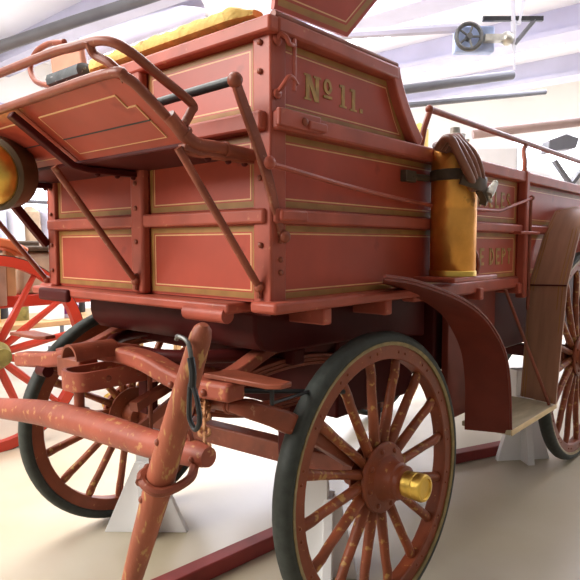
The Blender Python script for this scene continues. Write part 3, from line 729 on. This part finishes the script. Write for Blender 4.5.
cushion(-2.30,-2.03,1.235,1.85,.055,.13,M['grey'],'seat_cushion','grey black oilcloth cushion at the far left end of the wagon seat')

# ================================================================== STANDS AND TIMBERS ON THE FLOOR
def stand(x,y,rz,wid,h,label,d=.22):
    t=thing('axle_stand',(x,y,0),label,'axle stand','white axle stands')
    Mx=Matrix.Translation((x,y,0))@Matrix.Rotation(math.radians(rz),4,'Z')
    b=MB(); b.prism([(-wid/2,-.02,0),(wid/2,-.02,0),(.045,-.02,h*.72),(-.045,-.02,h*.72)],(0,.035,0)); b.xf(Mx); build('gusset_plate',b,M['white'],t,.003)
    b=MB(); b.prism([(-.02,-d/2,0),(-.02,d/2,0),(-.02,.04,h*.7),(-.02,-.04,h*.7)],(.04,0,0)); b.xf(Mx); build('side_gusset',b,M['white'],t,.003)
    b=MB(); b.box(-.045,.045,-.0,.09,0.0,h); b.xf(Mx); build('post',b,M['white'],t,.004)
    return t
stand(-2.14,1.50,40,.36,.43,'white wooden axle stand under the axle beside the far front wheel')
stand(-1.33,1.74,123,.24,.43,'white wooden axle stand showing between the spokes of the near front wheel')
stand(-1.235,3.46,48,.32,.52,'white wooden axle stand under the step in front of the rear wheel')
def timber(p0,p1,label):
    b=MB(); b.bar([p0,p1],.07,.06,(0,0,1)); return tag(build('floor_timber',b,M['fender2'],None,.006),label,'timber')
M['fender2']=paint('dull_red_timber',(.23,.035,.03),.5,.25,6)
timber((-1.745,.55,.03),(-1.61,2.1,.03),'red painted timber lying on the floor in front of the near front wheel')
timber((-1.53,3.10,.03),(-1.25,3.78,.03),'short red timber lying on the floor below the step board')

# ================================================================== BACKGROUND THINGS
# red wheeled cart parked to the left
CT=thing('parked_cart',(-3.95,1.6,0),'bright red spoked cart parked behind at the left, with tan and beige bodywork','cart')
c=V((-3.65,1.50,.59)); Rw=.59
b=MB(); b.lathe(tuple(c),(1,0,0),[(Rw-.06,-.025),(Rw,-.025),(Rw,.025),(Rw-.06,.025),(Rw-.06,-.025)],56,False); cw=build('wheel',b,M['brightred'],CT)
b=MB(); b.lathe(tuple(c),(1,0,0),[(Rw-.002,-.022),(Rw+.006,-.022),(Rw+.006,.022),(Rw-.002,.022)],56,False); build('tyre',b,M['tyre'],cw)
for i in range(14):
    a=2*math.pi*(i+.35)/14; d=V((0,math.cos(a),math.sin(a))); b=MB(); b.tube([c+d*.05,c+d*.2,c+d*(Rw-.05)],[.022,.026,.017],8); build('spoke',b,M['brightred'],cw)
b=MB(); b.lathe(tuple(c),(1,0,0),[(.05,-.1),(.085,-.04),(.085,.05),(.055,.09),(.05,.14),(0,.145)],24); build('hub',b,M['olive'],cw)
c2=c+V((-1.35,0,0)); b=MB(); b.lathe(tuple(c2),(1,0,0),[(Rw-.06,-.025),(Rw,-.025),(Rw,.025),(Rw-.06,.025),(Rw-.06,-.025)],48,False)
for i in range(14):
    a=2*math.pi*i/14; d=V((0,math.cos(a),math.sin(a))); b.tube([c2+d*.04,c2+d*(Rw-.05)],.02,6)
build('wheel',b,M['brightred'],CT)
b=MB(); b.tube([tuple(c),tuple(c2)],.03,10); build('axle',b,M['brightred'],CT)
b=MB(); b.box(-4.75,-3.85,.9,2.9,.84,.92); build('bed',b,M['brightred'],CT,.01)
b=MB(); b.bar(smooth_path([(-3.78,1.0,1.20),(-3.78,1.35,1.27),(-3.78,1.62,1.25),(-3.78,1.75,1.19)],5),.16,.06,(0,0,1)); build('mudguard',b,M['orange'],CT,.01)
b=MB(); b.box(-3.86,-3.80,1.60,1.66,.86,1.16); build('post',b,M['beige'],CT,.006)
b=MB(); b.box(-3.85,-3.80,1.66,1.72,.92,1.22); build('post',b,M['tanwood'],CT,.006)
b=MB(); b.box(-4.2,-3.84,1.74,2.02,.92,1.20); build('seat_box',b,M['beige'],CT,.05,4)
b=MB(); b.box(-4.2,-3.82,1.72,2.06,1.20,1.235); b.box(-4.2,-4.16,1.72,2.06,1.2,1.27); build('seat',b,M['leather'],CT,.012)
b=MB(); b.box(-3.86,-3.80,2.06,2.11,.9,1.25); build('post',b,M['tanwood'],CT,.006)
# display bench with clutter behind the cart
BN=thing('display_bench',(-5.6,3.0,0),'low wooden display bench holding cans and a bottle behind the red cart','bench')
b=MB(); b.box(-6.0,-5.2,1.9,4.2,.50,.55); build('bench_top',b,M['tanwood'],BN,.008)
for x in (-5.95,-5.25):
    for y in (1.98,4.12):
        b=MB(); b.box(x-.03,x+.03,y-.03,y+.03,0,.5); build('leg',b,M['tanwood'],BN)
def bottle(x,y,z,label):
    t=thing('bottle',(x,y,z),label,'bottle')
    b=MB(); b.lathe((x,y,z),(0,0,1),[(0,0),(.07,0),(.075,.01),(.075,.17),(.04,.22),(.03,.23)],20); build('body',b,M['lav'],t)
    b=MB(); b.lathe((x,y,z),(0,0,1),[(.0765,.04),(.0765,.12)],20); build('paper_label',b,M['purple'],t)
    b=MB(); b.lathe((x,y,z),(0,0,1),[(.045,.21),(.055,.22),(.055,.30),(0,.305)],16); build('cap',b,M['black'],t)
bottle(-5.35,2.93,.55,'bottle with a purple label and black cap standing on the display bench')
b=MB(); b.box(-5.42,-5.28,2.68,2.83,.55,.82); tag(build('carton',b,M['white'],None,.005),'white carton beside the purple labelled bottle on the bench','carton')
for i,(x,y,r,h_) in enumerate(((-5.75,2.1,.10,.30),(-5.5,2.25,.08,.22),(-5.8,2.42,.11,.34),(-5.5,2.52,.07,.25),(-5.75,3.2,.10,.33),(-5.45,3.32,.09,.28),(-5.75,3.55,.11,.36),(-5.4,3.75,.09,.24))):
    lab=['tall olive can at the left end of the bench','short brass can second from the left end of the bench','wide black can standing behind the bench front row','small olive can next to the white carton','black can behind the purple labelled bottle','brass can right of the purple labelled bottle','tall olive can farther right on the bench','small black can near the right end of the bench'][i]
    t=thing('can',(x,y,.55),lab,'can','cans on the display bench')
    b=MB(); b.lathe((x,y,.55),(0,0,1),[(0,0),(r,0),(r,h_*.75),(r*.9,h_*.8),(r*.4,h_*.92),(r*.4,h_),(0,h_)],18); build('body',b,[M['olive'],M['brass'],M['black']][[0,1,2,0,2,1,0,2][i]],t)
    b=MB(); b.torus((x,y,.55+h_*.9),(0,1,0),r*.5,.008,16,6); build('handle',b,M['black'],t)
# mannequin-like draped rack of coats: pale clothes and black helmets
RK=thing('coat_rack',(-6.6,2.8,0),'coat rack hung with pale blue and black coats, seen left of the wagon body','coat rack')
b=MB(); b.tube([(-6.6,2.15,0),(-6.6,2.15,1.75)],.025,8); b.tube([(-6.6,3.5,0),(-6.6,3.5,1.75)],.025,8); b.tube([(-6.6,2.15,1.72),(-6.6,3.5,1.72)],.02,8); b.box(-6.85,-6.35,2.1,2.2,0,.04); b.box(-6.85,-6.35,3.45,3.55,0,.04); build('frame',b,M['pipegrey'],RK)
for i,y in enumerate((2.28,2.46,2.63,2.80,2.97,3.15,3.32)):
    b=MB(); n=14; zz=[1.66,1.60,1.4,1.2,1.0]; ww=[.05,.16,.18,.19,.21]
    for z,w in zip(zz,ww):
        for j in range(n):
            a=2*math.pi*j/n; rr=1+.12*math.sin(3*a+i); b.v.append(V((-6.6+w*1.1*math.cos(a)*rr,y+.075*math.sin(a)*rr*(w/.16),z)))
    for s_ in range(4):
        for j in range(n): b.face((s_*n+j,s_*n+(j+1)%n,(s_+1)*n+(j+1)%n,(s_+1)*n+j),True)
    b.face(range(n)); b.face([4*n+j for j in range(n)])
    build('coat',b,[M['linen'],M['black'],M['white'],M['linen'],M['white'],M['beige'],M['linen']][i],RK)

# pipes, beams near the ceiling
pipe('ceiling_pipe','grey pipe crossing the top left corner and bending down at the frame edge',[(-6.42,2.57,2.6),(-6.40,2.59,3.02),(-6.33,2.65,3.14),(-6.235,2.738,3.21),(-5.72,3.25,3.47),(-5.2,3.77,3.72),(-4.8,4.15,3.91)],.06,M['pipegrey'])
pipe('ceiling_pipe','lavender grey duct above the yellow canvas roll',[(-5.56,3.25,3.17),(-5.522,3.361,3.228),(-5.148,4.41,3.792)],.11,M['lav'])
pipe('ceiling_pipe','dark grey pipe running from behind the seat back to a blunt end',[(-3.8,4.0,2.47),(-3.212,5.337,2.781),(-2.617,6.689,3.099)],.05,M['pipegrey'])
pipe('ceiling_pipe','thin grey pipe below the blunt ended pipe',[(-3.6,4.23,2.41),(-3.204,5.328,2.622),(-2.477,7.336,3.014)],.03,M['pipegrey'])
pipe('ceiling_pipe','brown pipe crossing the right edge above the parked white vehicle',[(-2.65,5.8,2.34),(-1.5,6.7,2.5)],.045,M['brownpipe'])
# overhead belt drive
BD=thing('belt_drive',(-2.55,6.0,3.1),'overhead belt drive with a spoked pulley hanging from the ceiling','machine')
def dp(px,py,dep):   # place along the machine's own plane
    return None
mU=V((.753,.658,0)); mO=V((-2.62,5.9,3.41)); mZ=V((0,0,1)); mD=V((-.658,.753,0))
def mp(u,v,d=0): return mO+mU*u+mZ*v+mD*d
b=MB(); b.obox(mp(-.05,-.10,.12),mU*.20,mZ*.13,mD*.06); build('motor_box',b,M['blue'],BD,.02)
b=MB(); b.torus(mp(-.13,-.10),mD,.125,.022,32,8)
for i in range(5):
    a=2*math.pi*i/5; b.tube([mp(-.13,-.10),mp(-.13+.12*math.cos(a),-.10+.12*math.sin(a))],.012,6)
b.tube([mp(-.13,-.10,-.03),mp(-.13,-.10,.1)],.03,10); build('pulley',b,M['steel'],BD)
b=MB(); b.obox(mp(.30,.07),mU*.30,mZ*.022,mD*.02); build('arm',b,M['black'],BD)
b=MB(); b.tube([mp(.52,.06),mp(.32,-.18)],.022,8); build('brace',b,M['pipegrey'],BD)
b=MB(); b.tube([mp(.26,.85),mp(.30,.05)],.03,8); b.tube([mp(.50,.85),mp(.36,.02)],.025,8); b.tube([mp(.31,.05),mp(.33,-.42)],[.03,.012],8); build('hanger',b,M['whitegrey'],BD)
b=MB(); b.tube([mp(-1.6,-.06,.1),mp(-.2,.02,.1)],.05,8); build('shaft',b,M['lav'],BD)
b=MB(); b.obox(mp(.12,-.12),mU*.10,mZ*.03,mD*.05); b.ball(mp(.25,-.12),.07); build('bearing',b,M['nickel'],BD)

# white vehicle parked behind the wagon on the right
VH=thing('parked_vehicle',(-2.3,6.3,0),'white round-topped vehicle with dark V shaped braces parked beyond the wagon','vehicle')
vD=mD
vo=V((-1.72,5.91,0))
def vp(u,z,d=0): return vo+mU*u+V((0,0,z))+mD*d
b=MB(); b.obox(vp(.0,1.15,.5),mU*1.0,V((0,0,.62)),mD*.45); build('body',b,M['beige'],VH,.06,3)
for u in (-.33,.22):
    b=MB(); b.lathe(vp(u,1.70,.1),mD,[(0,-.03),(.22,-.03),(.26,0),(.26,.5),(0,.52)],32); build('dome',b,M['white'],VH)
b=MB(); b.bar([vp(-.17,2.01,.02),vp(-.01,1.79,.02)],.03,.06,mD); b.bar([vp(.15,2.01,.02),vp(-.01,1.79,.02)],.03,.06,mD); build('v_brace',b,M['pipegrey'],VH)
b=MB(); b.prism([vp(.02,2.18,.6),vp(.30,2.22,.6),vp(.33,2.32,.6),vp(.2,2.36,.6),vp(.03,2.30,.6)],mD*.2); build('roof_box',b,M['pipegrey'],VH,.01)
b=MB(); b.obox(vp(-.80,1.98,.0),mU*.28,V((0,0,.16)),mD*.04); build('windscreen',b,M['white'],VH,.03,3)
for u,d in ((-.8,.1),(.8,.1),(-.8,.9),(.8,.9)):
    b=MB(); b.lathe(vp(u,.35,d),mD,[(0,-.06),(.2,-.06),(.34,-.04),(.35,.04),(.2,.06),(0,.06)],28); build('wheel',b,M['tyre'],VH)
BLm=thing('brass_lamp',(-3.05,5.45,0),'slim brass lamp post just left of the white vehicle','lamp')
b=MB(); b.tube([(-3.05,5.45,0),(-3.05,5.45,2.1)],.03,8); build('post',b,M['brass'],BLm)
b=MB(); b.lathe((-3.05,5.45,2.1),(0,0,1),[(0,0),(.09,.02),(.09,.28),(.05,.33),(0,.36)],16); build('lantern',b,M['yellow'],BLm)
b=MB(); b.lathe((-3.05,5.45,0),(0,0,1),[(0,0),(.18,0),(.18,.03),(.03,.05)],20); build('base',b,M['brass'],BLm)

# ================================================================== LIGHT, CAMERA
def area(name,loc,target,sx,sy,power,col=(1,1,1)):
    l=bpy.data.lights.new(name,'AREA'); l.shape='RECTANGLE'; l.size=sx; l.size_y=sy; l.energy=power; l.color=col
    o=bpy.data.objects.new(name,l); COL.objects.link(o); o.location=loc
    o.rotation_euler=(V(target)-V(loc)).to_track_quat('-Z','Y').to_euler(); return o
area('ceiling_light_row',(-3.5,2.2,3.9),(-3.0,2.3,0),5,2.5,240,(1,.98,.96))
area('front_left_key',(-4.6,-3.6,4.0),(-2.0,1.2,1.4),4,3,560,(1,.96,.91))  # unseen key light added to brighten the wagon front; no doorway stands there
area('far_hall_light',(-4.5,8.5,3.85),(-4.5,8.0,0),9,5,1050,(.86,.87,1))
w=bpy.data.worlds.new('hall_daylight'); S.world=w; w.use_nodes=True
w.node_tree.nodes['Background'].inputs['Color'].default_value=(1,.96,.93,1)
w.node_tree.nodes['Background'].inputs['Strength'].default_value=.24
cam=bpy.data.cameras.new('camera'); co=bpy.data.objects.new('camera',cam); COL.objects.link(co); S.camera=co
co.location=(0,0,1.24); cam.sensor_width=36; cam.lens=36*602/580; cam.clip_start=.05
co.rotation_euler=(math.radians(90-4.275),0,math.radians(41.174))
S.view_settings.view_transform='Standard'; S.view_settings.look='None'; S.view_settings.gamma=1; S.view_settings.use_curve_mapping=False
S.view_settings.exposure=0.22
